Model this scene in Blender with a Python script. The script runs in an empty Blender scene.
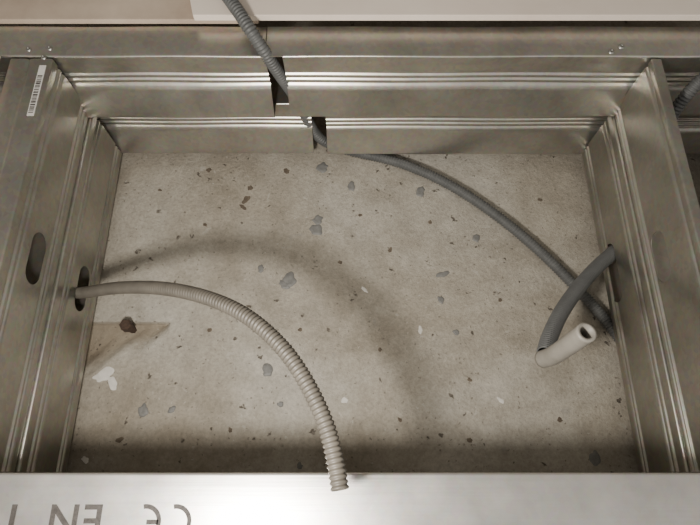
import bpy, bmesh, math, random
from mathutils import Vector, Matrix
random.seed(4)
F=546.0; T=math.radians(21.3); ST,CT=math.sin(T),math.cos(T)
Z0=1.9
def W(x,y,d): return Vector((x,-y,Z0+d))
def S(px,py,d):
    """scene coords of a measured point lying at depth d"""
    u=(262.5-py)/F; n=CT-ST*u; y=CT*u+ST; x=(px-350)/F
    return (d*x/n, d*y/n, d)
SC=bpy.context.scene.collection

# ---------------------------------------------------------------- materials
def newmat(name):
    m=bpy.data.materials.new(name); m.use_nodes=True
    nt=m.node_tree; b=nt.nodes['Principled BSDF']
    return m,nt,b
def N(nt,t,**k):
    n=nt.nodes.new(t)
    for a,v in k.items():
        if a in n.inputs: n.inputs[a].default_value=v
        else: setattr(n,a,v)
    return n
def ramp(nt,src,stops):
    r=nt.nodes.new('ShaderNodeValToRGB'); e=r.color_ramp.elements
    while len(e)<len(stops): e.new(0.5)
    for i,(p,c) in enumerate(stops):
        e[i].position=p; e[i].color=(c[0],c[1],c[2],1)
    nt.links.new(src,r.inputs[0]); return r
def mixc(nt,fac,a,b,mode='MIX'):
    m=nt.nodes.new('ShaderNodeMix'); m.data_type='RGBA'; m.blend_type=mode
    for s,v in ((0,fac),(6,a),(7,b)):
        if hasattr(v,'links'): nt.links.new(v,m.inputs[s])
        elif isinstance(v,(int,float)): m.inputs[s].default_value=v
        else: m.inputs[s].default_value=(v[0],v[1],v[2],1)
    return m.outputs[2]
def coords(nt,scale=(1,1,1)):
    tc=nt.nodes.new('ShaderNodeTexCoord'); mp=nt.nodes.new('ShaderNodeMapping')
    mp.inputs['Scale'].default_value=scale
    nt.links.new(tc.outputs['Object'],mp.inputs[0]); return mp.outputs[0]

def metal(name,col,axis,rough=0.34):
    m,nt,b=newmat(name)
    sc={'Y':(220,5,220),'X':(5,220,220)}[axis]
    n1=N(nt,'ShaderNodeTexNoise',Scale=1.0,Detail=3.0); nt.links.new(coords(nt,sc),n1.inputs['Vector'])
    n2=N(nt,'ShaderNodeTexNoise',Scale=12.0,Detail=6.0,Roughness=0.6); nt.links.new(coords(nt),n2.inputs['Vector'])
    v=N(nt,'ShaderNodeTexVoronoi',Scale=220.0); nt.links.new(coords(nt),v.inputs['Vector'])
    c1=ramp(nt,n2.outputs[0],[(0.3,[c*0.78 for c in col]),(0.7,[min(1,c*1.1) for c in col])])
    c2=mixc(nt,0.09,c1.outputs[0],v.outputs['Color'],'OVERLAY')
    nt.links.new(c2,b.inputs['Base Color'])
    b.inputs['Metallic'].default_value=0.92
    r=nt.nodes.new('ShaderNodeMapRange'); r.inputs[3].default_value=rough-0.05; r.inputs[4].default_value=rough+0.12
    nt.links.new(n2.outputs[0],r.inputs[0]); nt.links.new(r.outputs[0],b.inputs['Roughness'])
    bp=N(nt,'ShaderNodeBump',Strength=0.12,Distance=0.001); nt.links.new(n1.outputs[0],bp.inputs['Height'])
    nt.links.new(bp.outputs[0],b.inputs['Normal'])
    return m
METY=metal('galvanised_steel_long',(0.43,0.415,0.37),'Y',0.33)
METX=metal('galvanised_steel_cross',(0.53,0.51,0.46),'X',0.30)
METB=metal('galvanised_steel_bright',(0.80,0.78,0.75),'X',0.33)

def concrete():
    m,nt,b=newmat('raw_concrete')
    co=coords(nt)
    big=N(nt,'ShaderNodeTexNoise',Scale=3.2,Detail=7.0,Roughness=0.6,Distortion=0.6); nt.links.new(co,big.inputs['Vector'])
    base=ramp(nt,big.outputs[0],[(0.32,(0.25,0.218,0.17)),(0.5,(0.35,0.322,0.272)),(0.68,(0.43,0.41,0.365))])
    mid=N(nt,'ShaderNodeTexNoise',Scale=24.0,Detail=7.0,Roughness=0.7); nt.links.new(co,mid.inputs['Vector'])
    mr=ramp(nt,mid.outputs[0],[(0.35,(0.38,0.37,0.355)),(0.65,(0.59,0.59,0.59))])
    c=mixc(nt,0.7,base.outputs[0],mr.outputs[0],'OVERLAY')
    fine=N(nt,'ShaderNodeTexNoise',Scale=240.0,Detail=8.0,Roughness=0.7); nt.links.new(co,fine.inputs['Vector'])
    fr=ramp(nt,fine.outputs[0],[(0.35,(0.36,0.36,0.36)),(0.65,(0.62,0.62,0.62))])
    c=mixc(nt,0.55,c,fr.outputs[0],'OVERLAY')
    at=nt.nodes.new('ShaderNodeAttribute'); at.attribute_name='breakout'
    bn=ramp(nt,mid.outputs[0],[(0.3,(0.17,0.13,0.085)),(0.7,(0.31,0.26,0.19))])
    c=mixc(nt,at.outputs['Fac'],c,bn.outputs[0])
    def flecks(c,scale,thr,col,gs,gthr,fac=1.0):
        v=N(nt,'ShaderNodeTexVoronoi',Scale=scale)
        dn=N(nt,'ShaderNodeTexNoise',Scale=scale*2.2,Detail=3.0); nt.links.new(co,dn.inputs['Vector'])
        mx=nt.nodes.new('ShaderNodeVectorMath'); mx.operation='MULTIPLY_ADD'
        nt.links.new(dn.outputs['Color'],mx.inputs[0]); mx.inputs[1].default_value=(1.1/scale,)*3
        nt.links.new(co,mx.inputs[2]); nt.links.new(mx.outputs[0],v.inputs['Vector'])
        r=ramp(nt,v.outputs['Distance'],[(thr*0.5,(1,1,1)),(thr,(0,0,0))])
        sp=nt.nodes.new('ShaderNodeSeparateColor'); nt.links.new(v.outputs['Color'],sp.inputs[0])
        g=nt.nodes.new('ShaderNodeMath'); g.operation='GREATER_THAN'; g.inputs[1].default_value=gthr
        nt.links.new(sp.outputs[gs],g.inputs[0])
        mm=nt.nodes.new('ShaderNodeMath'); mm.operation='MULTIPLY'; nt.links.new(r.outputs[0],mm.inputs[0]); nt.links.new(g.outputs[0],mm.inputs[1])
        m2=nt.nodes.new('ShaderNodeMath'); m2.operation='MULTIPLY'; m2.inputs[1].default_value=fac; nt.links.new(mm.outputs[0],m2.inputs[0])
        return mixc(nt,m2.outputs[0],c,col), mm.outputs[0]
    c,h1=flecks(c,60,0.18,(0.075,0.06,0.045),0,0.70,0.85)
    c,h2=flecks(c,170,0.24,(0.09,0.072,0.055),1,0.70,0.7)
    c,h4=flecks(c,130,0.21,(0.56,0.54,0.49),0,0.82,0.4)
    c,h5=flecks(c,26,0.14,(0.25,0.24,0.22),1,0.70,0.4)
    c,h6=flecks(c,34,0.13,(0.50,0.48,0.43),2,0.78,0.35)
    nt.links.new(c,b.inputs['Base Color']); b.inputs['Roughness'].default_value=0.8
    ad=nt.nodes.new('ShaderNodeMath'); ad.operation='SUBTRACT'; nt.links.new(fine.outputs[0],ad.inputs[0]); nt.links.new(h1,ad.inputs[1])
    ad2=nt.nodes.new('ShaderNodeMath'); ad2.operation='ADD'; nt.links.new(ad.outputs[0],ad2.inputs[0]); nt.links.new(mid.outputs[0],ad2.inputs[1])
    bp=N(nt,'ShaderNodeBump',Strength=0.8,Distance=0.0025); nt.links.new(ad2.outputs[0],bp.inputs['Height'])
    nt.links.new(bp.outputs[0],b.inputs['Normal'])
    return m
CONC=concrete()
def rough_mat(name,c1,c2,scale=30,rough=0.85,bump=0.25,stretch=(1,1,1)):
    m,nt,b=newmat(name)
    n=N(nt,'ShaderNodeTexNoise',Scale=scale,Detail=6.0,Roughness=0.65); nt.links.new(coords(nt,stretch),n.inputs['Vector'])
    r=ramp(nt,n.outputs[0],[(0.3,c1),(0.7,c2)]); nt.links.new(r.outputs[0],b.inputs['Base Color'])
    b.inputs['Roughness'].default_value=rough
    bp=N(nt,'ShaderNodeBump',Strength=bump,Distance=0.001); nt.links.new(n.outputs[0],bp.inputs['Height']); nt.links.new(bp.outputs[0],b.inputs['Normal'])
    return m
SPOT=rough_mat('concrete_void_grey',(0.125,0.125,0.12),(0.20,0.198,0.19),150,0.55)
SPOTB=rough_mat('concrete_brown_pit',(0.06,0.045,0.032),(0.15,0.12,0.088),200,0.9)
LIGHT=rough_mat('lime_spot',(0.54,0.52,0.48),(0.68,0.66,0.62),120,0.9)
PLAST=rough_mat('plasterboard_cream',(0.72,0.62,0.53),(0.82,0.73,0.64),6,0.85,0.1)
BROWN=rough_mat('board_tan',(0.40,0.31,0.24),(0.58,0.48,0.38),9,0.85,0.2)
TUBEB=rough_mat('conduit_beige_grey',(0.08,0.072,0.060),(0.12,0.108,0.09),60,0.5,0.1)
TUBEG=rough_mat('conduit_grey',(0.075,0.077,0.077),(0.12,0.123,0.122),60,0.5,0.1)
PIPE=rough_mat('pipe_light_grey',(0.24,0.225,0.195),(0.32,0.30,0.265),40,0.5,0.05)
DARK=rough_mat('dark_inside',(0.012,0.011,0.01),(0.02,0.02,0.02),40,0.9)
INK=rough_mat('ink_grey',(0.03,0.026,0.024),(0.08,0.072,0.066),300,0.7)
PAPER=rough_mat('label_paper',(0.62,0.60,0.56),(0.75,0.73,0.70),60,0.7)
RUST=rough_mat('rusty_steel',(0.03,0.018,0.013),(0.075,0.045,0.03),300,0.8)
ZINC=rough_mat('zinc_screw',(0.3,0.3,0.28),(0.45,0.45,0.42),200,0.4)
ZINC.node_tree.nodes['Principled BSDF'].inputs['Metallic'].default_value=0.9

# ---------------------------------------------------------------- mesh helpers
def mesh_obj(name,verts,faces,mat,parent=None,smooth=False):
    me=bpy.data.meshes.new(name); me.from_pydata([tuple(v) for v in verts],[],faces); me.update()
    bm=bmesh.new(); bm.from_mesh(me); bmesh.ops.recalc_face_normals(bm,faces=bm.faces); bm.to_mesh(me); bm.free()
    me.materials.append(mat)
    if smooth:
        for p in me.polygons: p.use_smooth=True
    o=bpy.data.objects.new(name,me); SC.objects.link(o)
    if parent: o.parent=parent
    return o
def box(name,x0,x1,y0,y1,d0,d1,mat,parent=None,bev=0.0,skew=0.0):
    v=[W(x+(skew*(y-y0) if x==x0 else 0),y,d) for x in (x0,x1) for y in (y0,y1) for d in (d0,d1)]
    f=[(0,1,3,2),(4,6,7,5),(0,4,5,1),(2,3,7,6),(0,2,6,4),(1,5,7,3)]
    o=mesh_obj(name,v,f,mat,parent)
    if bev:
        m=o.modifiers.new('b','BEVEL'); m.width=bev; m.segments=2
    return o
def rounded(poly,r=0.0022,seg=4):
    out=[Vector(poly[0])]
    for i in range(1,len(poly)-1):
        a,b,c=Vector(poly[i-1]),Vector(poly[i]),Vector(poly[i+1])
        u=(a-b); w=(c-b); k=min(r,u.length*0.45,w.length*0.45)
        p=b+u.normalized()*k; q=b+w.normalized()*k
        for s in range(seg+1):
            t=s/seg; out.append(p*(1-t)**2+b*2*t*(1-t)+q*t*t)
    out.append(Vector(poly[-1])); return out
def bake(o):
    dg=bpy.context.evaluated_depsgraph_get(); me=bpy.data.meshes.new_from_object(o.evaluated_get(dg))
    o.modifiers.clear(); o.data=me
def sheet(name,poly,a0,a1,axis,mat,th=0.0009,slots=(),web=0,parent=None,r=0.0022,nseg=12,wave=0.0):
    """folded sheet-metal section: poly of (u,d), extruded along the axis"""
    pl=rounded(poly,r); V=[];Fc=[]; n=len(pl)
    for k in range(nseg+1):
        a=a0+(a1-a0)*k/nseg
        for p in pl:
            off=wave*math.sin(k*1.1+p[1]*40)
            V.append(W(p[0]+off,a,p[1]) if axis=='Y' else W(a,p[0]+off,p[1]))
    for k in range(nseg):
        for i in range(n-1):
            Fc.append((k*n+i,k*n+i+1,(k+1)*n+i+1,(k+1)*n+i))
    o=mesh_obj(name,V,Fc,mat,parent,True)
    s=o.modifiers.new('s','SOLIDIFY'); s.thickness=th; s.offset=0
    cut=[]
    for (yc,dc,L,Wd) in slots:
        pts=[]
        rr=Wd/2
        for q in range(24):
            an=2*math.pi*q/24; cx=math.cos(an)*rr; cy=math.sin(an)*rr
            cy+= (L/2-rr) if q<12 else -(L/2-rr)
            pts.append((yc+cy,dc+cx))
        vv=[W(web-0.008,a,b) for a,b in pts]+[W(web+0.008,a,b) for a,b in pts]
        ff=[tuple(range(24)),tuple(range(24,48))]+[(i,(i+1)%24,24+(i+1)%24,24+i) for i in range(24)]
        c=mesh_obj('cut',vv,ff,mat); cut.append(c)
        bm_=o.modifiers.new('bo','BOOLEAN'); bm_.operation='DIFFERENCE'; bm_.object=c; bm_.solver='EXACT'
    bpy.context.view_layer.update()
    bake(o)
    for c in cut: bpy.data.objects.remove(c)
    try: o.data.set_sharp_from_angle(angle=math.radians(35))
    except Exception: pass
    return o
def groove(u,s,d,h=0.0022,w=0.0035):
    return [(u,d-w),(u+s*h,d),(u,d+w)]
def stud_poly(xw,s,d0,d1,fl=0.045,frontw=None,gr=(0.16,0.25,0.78,0.86)):
    """C section, web at xw, flanges going direction s"""
    fw=fl if frontw is None else frontw
    L=d1-d0
    p=[]
    if fw>0.02: p+=[(xw+s*fw,d0+0.008),(xw+s*fw,d0)]
    else: p+=[(xw+s*fw,d0+0.001)]
    if fw>0.03: p+=[(xw+s*(fw*.62),d0),(xw+s*(fw*.55),d0+0.0018),(xw+s*(fw*.48),d0)]
    p+=[(xw,d0)]
    for fr in gr:
        d=d0+L*fr
        p+=groove(xw,s,d,0.0028,0.003)
    p+=[(xw,d1),(xw+s*fl,d1),(xw+s*fl,d1-0.008)]
    return p
def screw(name,x,y,d,parent,r=0.0045):
    V=[];Fc=[];n=16
    prof=[(0,0.0004),(0.25,0.0004),(0.3,-0.001),(0.45,-0.0018),(0.8,-0.0012),(1.0,0.0)]
    for k,(q,dz) in enumerate(prof):
        for i in range(n):
            a=2*math.pi*i/n; V.append(W(x+q*r*math.cos(a),y+q*r*math.sin(a),d+dz))
    for k in range(len(prof)-1):
        for i in range(n): Fc.append((k*n+i,k*n+(i+1)%n,(k+1)*n+(i+1)%n,(k+1)*n+i))
    return mesh_obj(name,V,Fc,ZINC,parent,True)

def catmull(P,n):
    P=[Vector(p) for p in P]; Q=[P[0]*2-P[1]]+P+[P[-1]*2-P[-2]]; out=[]
    for i in range(1,len(Q)-2):
        for k in range(24):
            t=k/24; a,b,c,d=Q[i-1],Q[i],Q[i+1],Q[i+2]
            out.append(0.5*((2*b)+(c-a)*t+(2*a-5*b+4*c-d)*t*t+(3*b-a-3*c+d)*t**3))
    out.append(P[-1])
    for _ in range(30):
        out=[out[0]]+[(out[i-1]+out[i]*2+out[i+1])/4 for i in range(1,len(out)-1)]+[out[-1]]
    L=[0]
    for i in range(1,len(out)): L.append(L[-1]+(out[i]-out[i-1]).length)
    tot=L[-1]; step=n; m=int(tot/step); res=[];j=0
    for k in range(m+1):
        s=tot*k/m
        while j<len(L)-2 and L[j+1]<s: j+=1
        t=(s-L[j])/max(1e-9,L[j+1]-L[j]); res.append(out[j].lerp(out[j+1],t))
    return res
def tube(name,pts,r,mat,corr=True,pitch=0.0038,seg=20,inner=0.8,endin=0.03):
    pts=[W(*p) for p in pts]
    step=pitch/5 if corr else 0.003
    C=catmull(pts,step); V=[];Fc=[]
    rings=[]; prevn=None; frames=[]
    for i,p in enumerate(C):
        t=(C[min(i+1,len(C)-1)]-C[max(i-1,0)]).normalized()
        if prevn is None: nrm=t.orthogonal().normalized()
        else: nrm=(prevn-t*prevn.dot(t)).normalized()
        prevn=nrm; frames.append((p,t,nrm,t.cross(nrm)))
    prof=[1.0,1.0,0.91,0.82,0.91]
    def ring(f,rr):
        p,t,a,b=f
        base=len(V)
        for s in range(seg):
            an=2*math.pi*s/seg; V.append(p+(a*math.cos(an)+b*math.sin(an))*rr)
        rings.append(base)
    ni=int(endin/step)
    for i in range(min(ni,len(frames)-1),-1,-1): 
        if i%4==0 or i==0: ring(frames[i],r*inner)
    for i,f in enumerate(frames): ring(f,r*(prof[i%5] if corr else 1.0))
    k0=len(frames)-1
    for i in range(k0,max(0,k0-ni),-1):
        if (k0-i)%4==0: ring(frames[i],r*inner)
    for k in range(len(rings)-1):
        a,b=rings[k],rings[k+1]
        for s in range(seg): Fc.append((a+s,a+(s+1)%seg,b+(s+1)%seg,b+s))
    Fc.append(tuple(range(rings[0],rings[0]+seg))); Fc.append(tuple(range(rings[-1],rings[-1]+seg)))
    o=mesh_obj(name,V,Fc,mat,None,True)
    o.data.materials.append(DARK)
    o.data.polygons[len(Fc)-1].material_index=1; o.data.polygons[len(Fc)-2].material_index=1
    return o

# ---------------------------------------------------------------- dimensions
DS=0.668      # concrete
D0,D1,D2=0.465,0.5565,0.650
XL,XR,YW=-0.3185,0.323,0.418

# concrete ceiling with a shallow broken-out recess (fine grid pushed in)
cx0,cy1,_=S(88,321,DS); cx1=S(172,321,DS)[0]; cy0=S(100,374,DS)[1]
V=[];Fc=[];A=[]
gx0,gx1,gy0,gy1=cx0-.03,cx1+.03,cy0-.03,cy1+.01
nxg,nyg=110,90
def ss(t): t=max(0,min(1,t)); return t*t*(3-2*t)
def rec(x,y):
    a=(x-cx0)/(cx1-cx0); b=(cy1-y)/(cy1-cy0)
    if b<0: return 0.0
    wob=0.04*math.sin(a*9+1)+0.03*math.sin(a*23+b*11)
    lim=1.1-0.75*max(0,a)+wob
    return ss(b/0.06)*ss((lim-b)/0.55)*ss((a+0.05+wob*.3)/0.1)*ss((1.02-a+wob*.3)/0.1)
for j in range(nyg+1):
    for i in range(nxg+1):
        x=gx0+(gx1-gx0)*i/nxg; y=gy0+(gy1-gy0)*j/nyg
        q=rec(x,y); A.append(min(1,q*1.3)*0.75)
        V.append(W(x,y,DS+0.010*q))
for j in range(nyg):
    for i in range(nxg):
        a=j*(nxg+1)+i; Fc.append((a,a+1,a+nxg+2,a+nxg+1))
b=len(V)
V+=[W(x,y,DS) for x,y in ((-1,-.7),(1,-.7),(1,1.1),(-1,1.1),(gx0,gy0),(gx1,gy0),(gx1,gy1),(gx0,gy1))]
Fc+=[(b,b+1,b+5,b+4),(b+1,b+2,b+6,b+5),(b+2,b+3,b+7,b+6),(b+3,b,b+4,b+7)]
t=len(V)
V+=[W(-1,-.7,DS+.15),W(1,-.7,DS+.15),W(1,1.1,DS+.15),W(-1,1.1,DS+.15)]
Fc+=[(t,t+1,t+2,t+3),(b,b+1,t+1,t),(b+1,b+2,t+2,t+1),(b+2,b+3,t+3,t+2),(b+3,b,t,t+3)]
ceil=mesh_obj('ceiling',V,Fc,CONC)
at=ceil.data.attributes.new('breakout','FLOAT','POINT')
for k,v in enumerate(A): at.data[k].value=v

def blob(name,px,py,rp,mat,asp=1.0,thick=0.0006,seed=0):
    X,Y,_=S(px,py,DS); u=(262.5-py)/F; n=CT-ST*u
    R=rp/F*DS/n; rnd=random.Random(seed*7+3)
    ph=[rnd.uniform(0,6.28) for _ in range(7)]; am=[rnd.uniform(.05,.2)/(k*0.4+1) for k in range(7)]
    n_=40; V=[];Fc=[]; rot=rnd.uniform(0,3)
    for sc_,dd in ((1.0,0.0),(0.86,-thick),(0.45,-thick*0.9)):
        for i in range(n_):
            a=2*math.pi*i/n_; rr=R*sc_*(1+sum(am[k]*math.sin((k+1)*a+ph[k]) for k in range(7)))
            x=rr*math.cos(a); y=rr*math.sin(a)*asp
            V.append(W(X+x*math.cos(rot)-y*math.sin(rot),Y+x*math.sin(rot)+y*math.cos(rot),DS+dd))
    for k in range(2):
        for i in range(n_): Fc.append((k*n_+i,k*n_+(i+1)%n_,(k+1)*n_+(i+1)%n_,(k+1)*n_+i))
    Fc.append(tuple(range(2*n_,3*n_)))
    return mesh_obj(name,V,Fc,mat,ceil,True)
greys=[(290,281,8,.8),(284,285,6,.6),(316,230,7,.8),(317,220,5,1),(421,192,6,.7),(476,238,4,1),(441,300,4,.8),
 (268,370,6,1),(143,411,6,.9),(172,410,4,.8),(595,459,7,.8),(300,466,3,1),(261,269,4,.8),(351,186,5,.8),(443,274,7,.4),(322,168,6,.9),(456,332,3,1),(280,404,3,1)]
for i,(x,y,r,a) in enumerate(greys): blob('void_%d'%i,x,y,r,SPOT,a,thick=0.0012,seed=i)
browns=[(246,200,5,.6),(243,207,4,.5),(331,150,4,1),(250,188,3,.8),(286,171,3,1),(209,170,2.5,1),(390,250,3,.6),(340,262,2,1),(210,330,2.5,.8),(470,380,2.5,.7),(560,420,2.5,1),(400,420,2.5,.7),(230,430,2.5,.8),(500,300,2,1),(160,190,2,.7),(540,200,2.5,.7),(380,350,2,1),(120,440,4,.6),(470,440,2.5,1),(300,330,2,1),(430,222,2,1),(360,215,2,.8),(205,225,2.5,.6)]
for i,(x,y,r,a) in enumerate(browns): blob('pit_%d'%i,x,y,r,SPOTB,a,thick=0.0003,seed=50+i)
lights=[(104,375,10,.6),(113,383,7,.6),(323,167,3,.9),(500,400,4,.5),(345,400,3,1),(420,330,4,.5),(365,290,4,.4),(85,460,4,.7)]
for i,(x,y,r,a) in enumerate(lights): blob('lime_%d'%i,x,y,r,LIGHT,a,thick=0.0003,seed=90+i)
# rusty bolt stub in the recess
nx,ny,_=S(131,326,DS)
V=[];Fc=[]
for k,(q,dd) in enumerate([(0.0,-0.020),(0.006,-0.020),(0.0075,-0.018),(0.0075,-0.006),(0.0045,-0.005),(0.0045,0.010)]):
    for i in range(6):
        a=math.pi/3*i; V.append(W(nx+q*math.cos(a),ny+q*math.sin(a)-0.003,DS+dd))
for k in range(5):
    for i in range(6): Fc.append((k*6+i,k*6+(i+1)%6,(k+1)*6+(i+1)%6,(k+1)*6+i))
mesh_obj('rusty_bolt_stub',V,Fc,RUST,ceil)

# ---------------------------------------------------------------- studs
YB=0.003
def add_stud(xw,s,d0,d1,slot_d,frontw=None,sy=0.205,sl=0.055,**k):
    return sheet('metal_stud',stud_poly(xw,s,d0,d1,frontw=frontw,**k),YB,YW-0.003,'Y',METY,
        slots=[(sy,slot_d,sl,0.026)],web=xw,nseg=10)
s1=add_stud(XL,-1,D0,D1-0.0007,0.514,0.045)
s2=add_stud(XL+0.003,-1,D1+0.0007,D2,0.610,0.045)
s3=add_stud(XR,1,D0,D1-0.0007,0.526,0.010,0.212,gr=(0.12,0.86,0.93))
s4=add_stud(XR-0.002,1,D1+0.0007,D2,0.624,0.045,0.230,sl=0.075)
lx0,lx1=XL-0.004,XL-0.011
ly0,ly1=S(32,116,D0)[1],S(45,66,D0)[1]
lb=box('barcode_label',lx1,lx0,ly0,ly1,D0-0.0012,D0-0.0006,PAPER,s1)
yy=ly0+0.003
i=0
while yy<ly1-0.015:
    w=random.choice([.0006,.001,.0015]); box('bar_%d'%i,lx1+.001,lx0-.001,yy,yy+w,D0-0.0015,D0-0.0012,INK,s1); yy+=w+random.choice([.0008,.0014]); i+=1

# ---------------------------------------------------------------- tracks (top)
def top_track(x0,x1,d0,d1,yw,fl=0.041,name='metal_track',lip=0.011):
    L=d1-d0
    p=[(yw+fl,d0),(yw+fl*.5,d0),(yw,d0),(yw+0.002,d0+L*.15)]
    for fr in (0.32,0.41,0.50): p+=groove(yw+.002,1,d0+L*fr,0.003,0.0028)
    p+=[(yw-0.0005,d0+L*0.58),(yw-lip+0.002,d1-0.008),(yw-lip,d1-0.001),(yw-lip+0.003,d1),(yw+fl,d1)]
    return sheet(name,p,x0,x1,'X',METX,nseg=16,wave=0.0005)
t1=top_track(-0.62,-0.0915,D0,D1-0.001,YW,lip=0.013)
t2=top_track(-0.0725,0.62,D0,D1-0.001,YW,lip=0.011)
t3=top_track(-0.62,-0.050,D1+0.001,D2,YW+0.009)
t4=top_track(-0.031,0.62,D1+0.001,D2,YW+0.007)
box('lapped_flange',-0.0905,-0.072,YW,YW+0.041,D0-0.0005,D0+0.0004,METX,t2)
for (x,y) in ((621,47),(611,52)): 
    a=S(x,y,D0); screw('screw',a[0],a[1],D0-0.0006,t2,0.0035)
for (x,y) in ((50,49),(29,50),(44,58)):
    a=S(x,y,D0); screw('screw',a[0],a[1],D0-0.0006,t1,0.003)
# boards above; side boards are unseen, added to darken the neighbouring bays
b1=box('bay_shade_panel',-0.168,0.75,YW+0.040,YW+0.5,D0-0.0175,D0-0.0095,PLAST,None,0.001,skew=-0.25)
b2=box('cement_board_panel',-0.75,-0.10,YW+0.043,YW+0.5,D0-0.0085,D0-0.002,BROWN,None,0.001)
bay_shade_l=box('bay_shade_panel',-0.95,-0.372,-0.2,YW-0.002,D0-0.0145,D0-0.002,PLAST,None,0.001)
bay_shade_r=box('bay_shade_panel',0.415,0.95,-0.2,YW-0.002,D0-0.0145,D0-0.002,PLAST,None,0.001)

# ---------------------------------------------------------------- bottom tracks
DB=0.4575
p=[(-0.055,DB+0.008),(-0.055,DB),(0.0015,DB),(0.0015,DB+0.004),(-0.003,DB+0.01),(-0.003,D1-0.001),(-0.05,D1-0.001)]
tb=sheet('metal_track',p,-0.62,0.62,'X',METB,nseg=10)
p=[(-0.05,D1+0.001),(-0.003,D1+0.001),(-0.003,D2),(-0.05,D2)]
tb2=sheet('metal_track',p,-0.62,0.62,'X',METX,nseg=10)
def text(s,px,py,size,space=1.0):
    c=bpy.data.curves.new('t','FONT'); c.body=s; c.size=size; c.extrude=0.00015; c.space_character=space; c.offset=0.0004
    o=bpy.data.objects.new('printed_text',c); SC.objects.link(o)
    x,y,_=S(px,py,DB)
    M=Matrix(((-1,0,0,x),(0,1,0,-y),(0,0,-1,Z0+DB-0.0008),(0,0,0,1)))
    o.matrix_world=M; bpy.context.view_layer.update()
    dg=bpy.context.evaluated_depsgraph_get(); me=bpy.data.meshes.new_from_object(o.evaluated_get(dg)); me.transform(M)
    bpy.data.objects.remove(o); me.materials.clear(); me.materials.append(INK)
    q=bpy.data.objects.new('printed_text',me); SC.objects.link(q); q.parent=tb
text('EN',106,505,0.032,1.12); text('1',26,505,0.032)
def arcband(cx,cy,R0,R1,a0,a1,name,bar=False):
    V=[];Fc=[];n=28
    for i in range(n+1):
        a=a0+(a1-a0)*i/n
        for R_ in (R0,R1): V.append(W(cx+R_*math.cos(a),cy+R_*math.sin(a),DB-0.0007))
    for i in range(n): Fc.append((2*i,2*i+1,2*i+3,2*i+2))
    if bar:
        b=len(V); w=(R1-R0)/2
        V+=[W(cx+R0+.001,cy-w,DB-0.0007),W(cx+R0+.001,cy+w,DB-0.0007),W(cx+R0*0.15,cy+w,DB-0.0007),W(cx+R0*0.15,cy-w,DB-0.0007)]
        Fc.append((b,b+1,b+2,b+3))
    mesh_obj(name,V,Fc,INK,tb)
R1=0.0125;R0=0.0092
mx,my,_=S(177,504,DB); my-=R1
arcband(mx,my,R0,R1,-math.pi*.56,math.pi*.56,'mark_c')
mx2=S(147,504,DB)[0]
arcband(mx2,my,R0,R1,-math.pi*.56,math.pi*.56,'mark_e',True)

# ---------------------------------------------------------------- conduits
R=0.0068
P=[(-0.372,0.205,0.625),(-0.345,0.206,0.617)]+[S(*a) for a in [(80,293,.604),(115,288,.560),(160,288,.508),(205,297,.472),(245,315,.449),(280,345,.437),(305,380,.430),(325,422,.425),(335,460,.422),(340,490,.420)]]
tube('corrugated_conduit',P,R,TUBEB)
P=[S(*a) for a in [(205,-45,.44),(222,-12,.440),(240,14,.440),(258,42,.452),(280,75,.50),(297,100,.555),(309,123,.607),(322,140,.640),(350,151,.6585),(400,163,.6595),(450,185,.6595),(500,218,.6595),(545,256,.6595),(585,297,.6595),(615,332,.6595),(650,385,.6595)]]
tube('corrugated_conduit',P,0.0072,TUBEG)
P=[S(*a) for a in [(645,226,.640),(614,252,.624),(597,267,.612),(579,287,.595),(562,311,.575),(550,336,.555),(545,353,.542)]]
tube('corrugated_conduit',P,0.0085,TUBEG,True,0.003)
P=[S(*a) for a in [(543,359,.545),(552,356,.528),(566,347,.50),(587,332,.462)]]
tube('open_pipe_sleeve',P,0.0090,PIPE,False,inner=0.66,endin=0.05)
P=[S(*a) for a in [(645,175,.58),(656,145,.55),(668,122,.52),(685,97,.492),(706,76,.47),(735,64,.458)]]
tube('corrugated_conduit',P,0.0072,TUBEG)

# ---------------------------------------------------------------- light
def area(name,loc,target,size,energy,col):
    l=bpy.data.lights.new(name,'AREA'); l.shape='DISK'; l.size=size; l.energy=energy; l.color=col
    o=bpy.data.objects.new(name,l); SC.objects.link(o)
    o.location=loc; o.rotation_euler=(Vector(target)-Vector(loc)).to_track_quat('-Z','Y').to_euler()
    return o
area('work_lamp',W(-0.115,-0.058,0.17),W(0.05,0.32,DS),0.06,3.7,(1.0,0.94,0.85))
w=bpy.data.worlds.new('World'); bpy.context.scene.world=w; w.use_nodes=True
nt=w.node_tree; bg=nt.nodes['Background']
tc=nt.nodes.new('ShaderNodeTexCoord'); sx=nt.nodes.new('ShaderNodeSeparateXYZ'); nt.links.new(tc.outputs['Generated'],sx.inputs[0])
mr=nt.nodes.new('ShaderNodeMapRange'); mr.inputs[1].default_value=-1; mr.inputs[2].default_value=1; nt.links.new(sx.outputs['Y'],mr.inputs[0])
r=ramp(nt,mr.outputs[0],[(0.0,(0.20,0.165,0.13)),(0.45,(0.5,0.46,0.40)),(0.75,(1.0,0.96,0.90))])
nt.links.new(r.outputs[0],bg.inputs['Color']); bg.inputs['Strength'].default_value=0.68

# ---------------------------------------------------------------- camera
cam=bpy.data.cameras.new('Camera'); co=bpy.data.objects.new('Camera',cam); SC.objects.link(co)
cam.sensor_width=36; cam.lens=36*F/700; cam.clip_start=0.01
co.matrix_world=Matrix(((1,0,0,0),(0,-CT,ST,0),(0,-ST,-CT,Z0),(0,0,0,1)))
bpy.context.scene.camera=co
